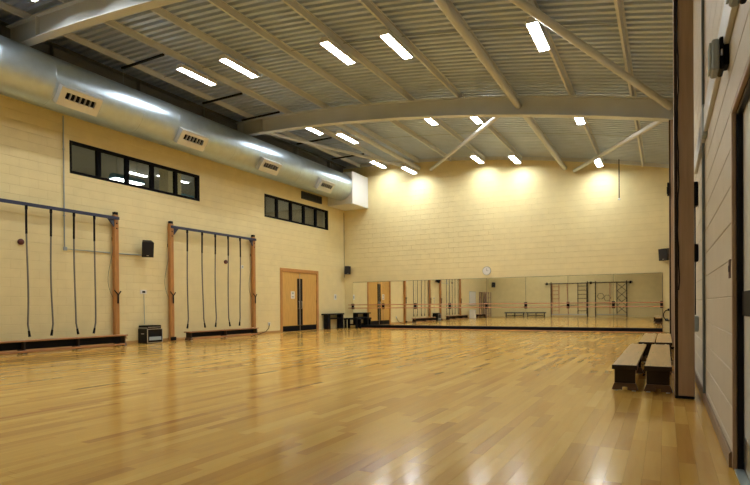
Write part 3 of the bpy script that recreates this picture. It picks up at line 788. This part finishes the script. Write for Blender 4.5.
# ------------------------------------------------------------------ far wall fittings
e = empty('wall_clock', (-6.547, YF, 2.46), 'round pale wall clock just above the mirrors', 'clock')
MB().lathe([(0, -.008), (.17, -.008), (.18, -.02), (.18, -.045), (.165, -.05)], (-6.547, YF, 2.46), 'y', 28).build('rim', GREY, e)
MB().lathe([(.165, -.0455), (0, -.0456)], (-6.547, YF, 2.46), 'y', 28).build('face', WHITE, e)
MB().box(-6.552, -6.542, YF-.049, YF-.0465, 2.46, 2.57).build('minute_hand', BLACK, e); MB().box(-6.547, -6.47, YF-.049, YF-.0465, 2.455, 2.465).build('hour_hand', BLACK, e)
e = empty('pendant_sensor', (-1.47, YF-.3, 6.0), 'thin rod with small sensor hanging from the roof before end wall', 'sensor')
MB().tube([(-1.47, YF-.3, zb(-1.47)+DECK), (-1.47, YF-.3, 4.93)], .016, 8).build('rod', BLACK, e)
MB().lathe([(0, 0), (.04, .01), (.045, .05), (.02, .08), (0, .08)], (-1.47, YF-.3, 4.86), 'z', 12).build('sensor_head', WHITE, e)
e = empty('cable_coil', (.12, YF-.06, .62), 'black cable coil hung on a hook beside the mirror end', 'cable coil')
pts = [(.12+.17*math.cos(a*.35), YF-.06-.004*a*.3, .62+.2*math.sin(a*.35)) for a in range(40)]
MB().tube(pts, .015, 6).build('cable', BLACK, e); MB().bbox(.08, .16, YF-.05, YF-.0075, .78, .86, .005).build('hook', BLACK, e)
MB().bbox(.0, .09, YF-.06, YF-.0075, .42, .5, .005).build('socket_box', BLACK, e)
MB().bbox(.02, .07, YF-.075, YF-.0605, .44, .48, .003).build('plug', GREY, e)
MB().box(XL, XR, YF-.0075, YF-.0065, .0, .002).build('x', PAINT) if False else None

# ------------------------------------------------------------------ right wall fittings
tr = empty('wall_trunking', (XR, 6, 2.79), 'long flat cable trunking board along the wall over the door', 'trunking')
MB().bbox(XR-.04, XR-.0075, 1.2, 6.15, 2.72, 2.95, .004).build('trunking_length', STEEL, tr)
MB().bbox(XR-.04, XR-.0075, 6.27, 8.1, 2.72, 2.95, .004).build('trunking_length', STEEL, tr)
MB().bbox(XR-.05, XR-.0075, 6.1505, 6.2695, 2.68, 2.99, .004).build('joint_box', GREY, tr)
def flood(y, z, label):
    e = empty('wall_light', (XR, y, z), label, 'wall light', None)
    MB().bbox(XR-.035, XR-.0075, y-.06, y+.06, z-.07, z+.07, .006).build('back_plate', BLACK, e)
    MB().bbox(XR-.062, XR-.0355, y-.075, y+.075, z-.10, z+.11, .012).build('gasket', BLACK, e)
    MB().bbox(XR-.105, XR-.0625, y-.085, y+.085, z-.10, z+.10, .03).build('housing', GREY, e)
    MB().bbox(XR-.118, XR-.1055, y-.07, y+.07, z-.085, z+.085, .007).build('lens', mat('bulkhead lens', (.42, .50, .52), .25), e)
    for s in (-1, 1): MB().bbox(XR-.055, XR-.045, y+s*.092-.006, y+s*.092+.006, z-.02, z+.02, .002).build('clip', CHROME, e)
flood(4.2, 2.66, 'unlit grey bulkhead light on the trunking above the door jamb next to the small plate')
flood(3.0, 2.56, 'unlit grey bulkhead light above the middle of the door')
e = empty('call_point', (XR, 4.2, 1.27), 'small brown plate on the wall beside the door jamb', 'switch')
MB().bbox(XR-.012, XR-.0055, 4.12, 4.2, 1.21, 1.33, .002).build('plate', mat('dark red plate', (.10, .04, .03), .5), e); MB().bbox(XR-.015, XR-.0122, 4.14, 4.18, 1.25, 1.29, .002).build('key', BLACK, e)
o = MB().tube([(XR-.022, 6.55, .11), (XR-.022, 6.55, 2.71)], .013, 8).tube([(XR-.022, 6.55, 2.96), (XR-.022, 6.55, 5.4)], .013, 8).build('conduit', mat('dark grey conduit', (.12, .14, .14), .5)); tag(o, 'dark vertical conduit on the wall between side door and brown column', 'conduit')
e = empty('isolator_switch', (XR, 8.2, 2.3), 'row of dark switch boxes joined by cable on the wall beyond the bench-side column', 'switch box')
for z, h in ((2.42, .3), (1.68, .22), (.79, .2)):
    MB().bbox(XR-.085, XR-.0075, 7.82, 7.98, z-h/2, z+h/2, .01).build('switch_case', GREY if z < 1 else BLACK, e)
MB().tube([(XR-.04, 7.9, .9), (XR-.04, 7.9, 1.569)], .008, 6).tube([(XR-.04, 7.9, 1.791), (XR-.04, 7.9, 2.269)], .008, 6).build('cable', BLACK, e)

# ------------------------------------------------------------------ things behind, seen in the mirrors
e = empty('notice_board', (XL, 2.6, 1.2), 'white notice board on the wall, seen in the mirrors', 'board')
MB().bbox(XL+.008, XL+.03, 1.75, 3.35, 1.0, 2.1, .004).build('panel', WHITE, e); q = MB()
q.box(XL+.0301, XL+.04, 1.75, 3.35, 1.0, 1.04).box(XL+.0301, XL+.04, 1.75, 3.35, 2.06, 2.1).box(XL+.0301, XL+.04, 1.75, 1.79, 1.04, 2.06).box(XL+.0301, XL+.04, 3.31, 3.35, 1.04, 2.06); q.build('frame', GREY, e)
e = empty('waste_bin', (XL+.4, 3.7, 0), 'white lidded bin standing before the wall, seen in the mirrors', 'bin')
MB().prism([(XL+.2, 3.5), (XL+.6, 3.5), (XL+.6, 3.9), (XL+.2, 3.9)], 'z', 0, .58).build('body', WHITE, e); MB().bbox(XL+.18, XL+.62, 3.48, 3.92, .5805, .66, .02).build('lid', WHITE, e)
bench(XL+.5, 1.0, 3.2, 'short gym bench below the white notice board', top=BENCHW, h=.30)
e = empty('wooden_rack', (XL+.3, .3, 0), 'tall open wooden rack in the corner, seen in the mirrors', 'rack')
for a in (XL+.03, XL+.47):
    for b in (-.9, -.3, .3, .8): MB().bbox(a, a+.07, b, b+.07, 0, 2.1, .005).build('upright', BROWN, e)
for z in (.25, .95, 1.6, 2.02):
    MB().bbox(XL+.11, XL+.46, -.9, .87, z, z+.05, .004).build('shelf', BROWN, e)
def wall_bars(x0, x1, label, kind):
    e = empty('wall_bars', ((x0+x1)/2, YB+.12, .1), label, 'climbing frame')
    yb = YB+.14
    def T(a, b, r=.028, nm='bar', m=DARKW): return MB().tube([(a[0], yb, a[1]), (b[0], yb, b[1])], r, 8).build(nm, m, e)
    for x in (x0, x1): T((x, .0), (x, 2.85), .04, 'upright')
    T((x0+.04, .2), (x1-.04, .2), .035, 'rail', CHROME); T((x0-.5, 2.72), (x1+.4, 2.72), .035, 'top_rail', DARKW)
    for x in (x0-.35, x1+.25): MB().bbox(x-.07, x+.07, YB+.003, yb-.036, 2.62, 2.82, .01).build('wall_bracket', BLACK, e)
    if kind == 0:
        for a, b, m in ((x0+.05, x0+.62, REDW), (x1-.75, x1-.05, DARKW)):
            T((a+.03, .25), (a+.03, 2.68), .03, 'ladder_side', m); T((b, .25), (b, 2.68), .03, 'ladder_side', m)
            for k in range(7): T((a+.062, .5+k*.33), (b-.032, .5+k*.33), .02, 'rung', m)
        T((x0+1.35, .24), (x0+1.25, 2.68), .03, 'pole', REDW)
        T((x0+.7, .9), (x1-.8, .95), .02, 'rail', DARKW)
    else:
        for (cx_, cz_) in ((x0+.38, 1.65), (x0+.86, 1.5)):
            pts = [(cx_+.25*math.cos(k*math.pi/3), yb, cz_+.25*math.sin(k*math.pi/3)) for k in range(7)]
            MB().tube(pts, .02, 6).build('hexagon_hoop', DARKW, e)
        T((x1-.7, .24), (x1-.7, 2.68), .03, 'upright'); T((x1-1.2, .24), (x1-1.2, 2.68), .025, 'pole', REDW)
        for k in range(4):
            z = .35+k*.57
            T((x1-.66, z), (x1-.05, z+.55), .018, 'lattice_bar'); T((x1-.05, z), (x1-.66, z+.55), .018, 'lattice_bar')
        for z in (.8, 1.1): T((x0+.05, z), (x1-.75, z), .025, 'rail')
    return e
wall_bars(-8.25, -5.45, 'folded climbing frame with two ladders, seen in the mirrors', 0)
wall_bars(-4.85, -2.6, 'folded climbing frame with hexagon hoops and lattice, seen in the mirrors', 1)
def xbench(x0, x1, y, label):
    e = empty('gym_bench', ((x0+x1)/2, y, 0), label, 'bench')
    MB().bbox(x0, x1, y-.13, y+.13, .3, .40, .006).build('seat_plank', mat('slate grey', (.08,.085,.08), .5), e); MB().bbox(x0+.2, x1-.2, y-.03, y+.03, .08, .14, .005).build('beam_rail', DARKW, e)
    for x in (x0+.12, (x0+x1)/2, x1-.12): MB().bbox(x-.025, x+.025, y-.11, y+.11, 0, .2995, .006).build('leg', DARKW, e)
xbench(-12.0, -10.3, YB+.5, 'grey gym bench by the back wall near the corner')
xbench(-10.2, -8.6, YB+.5, 'grey gym bench by the back wall next to the climbing frame')
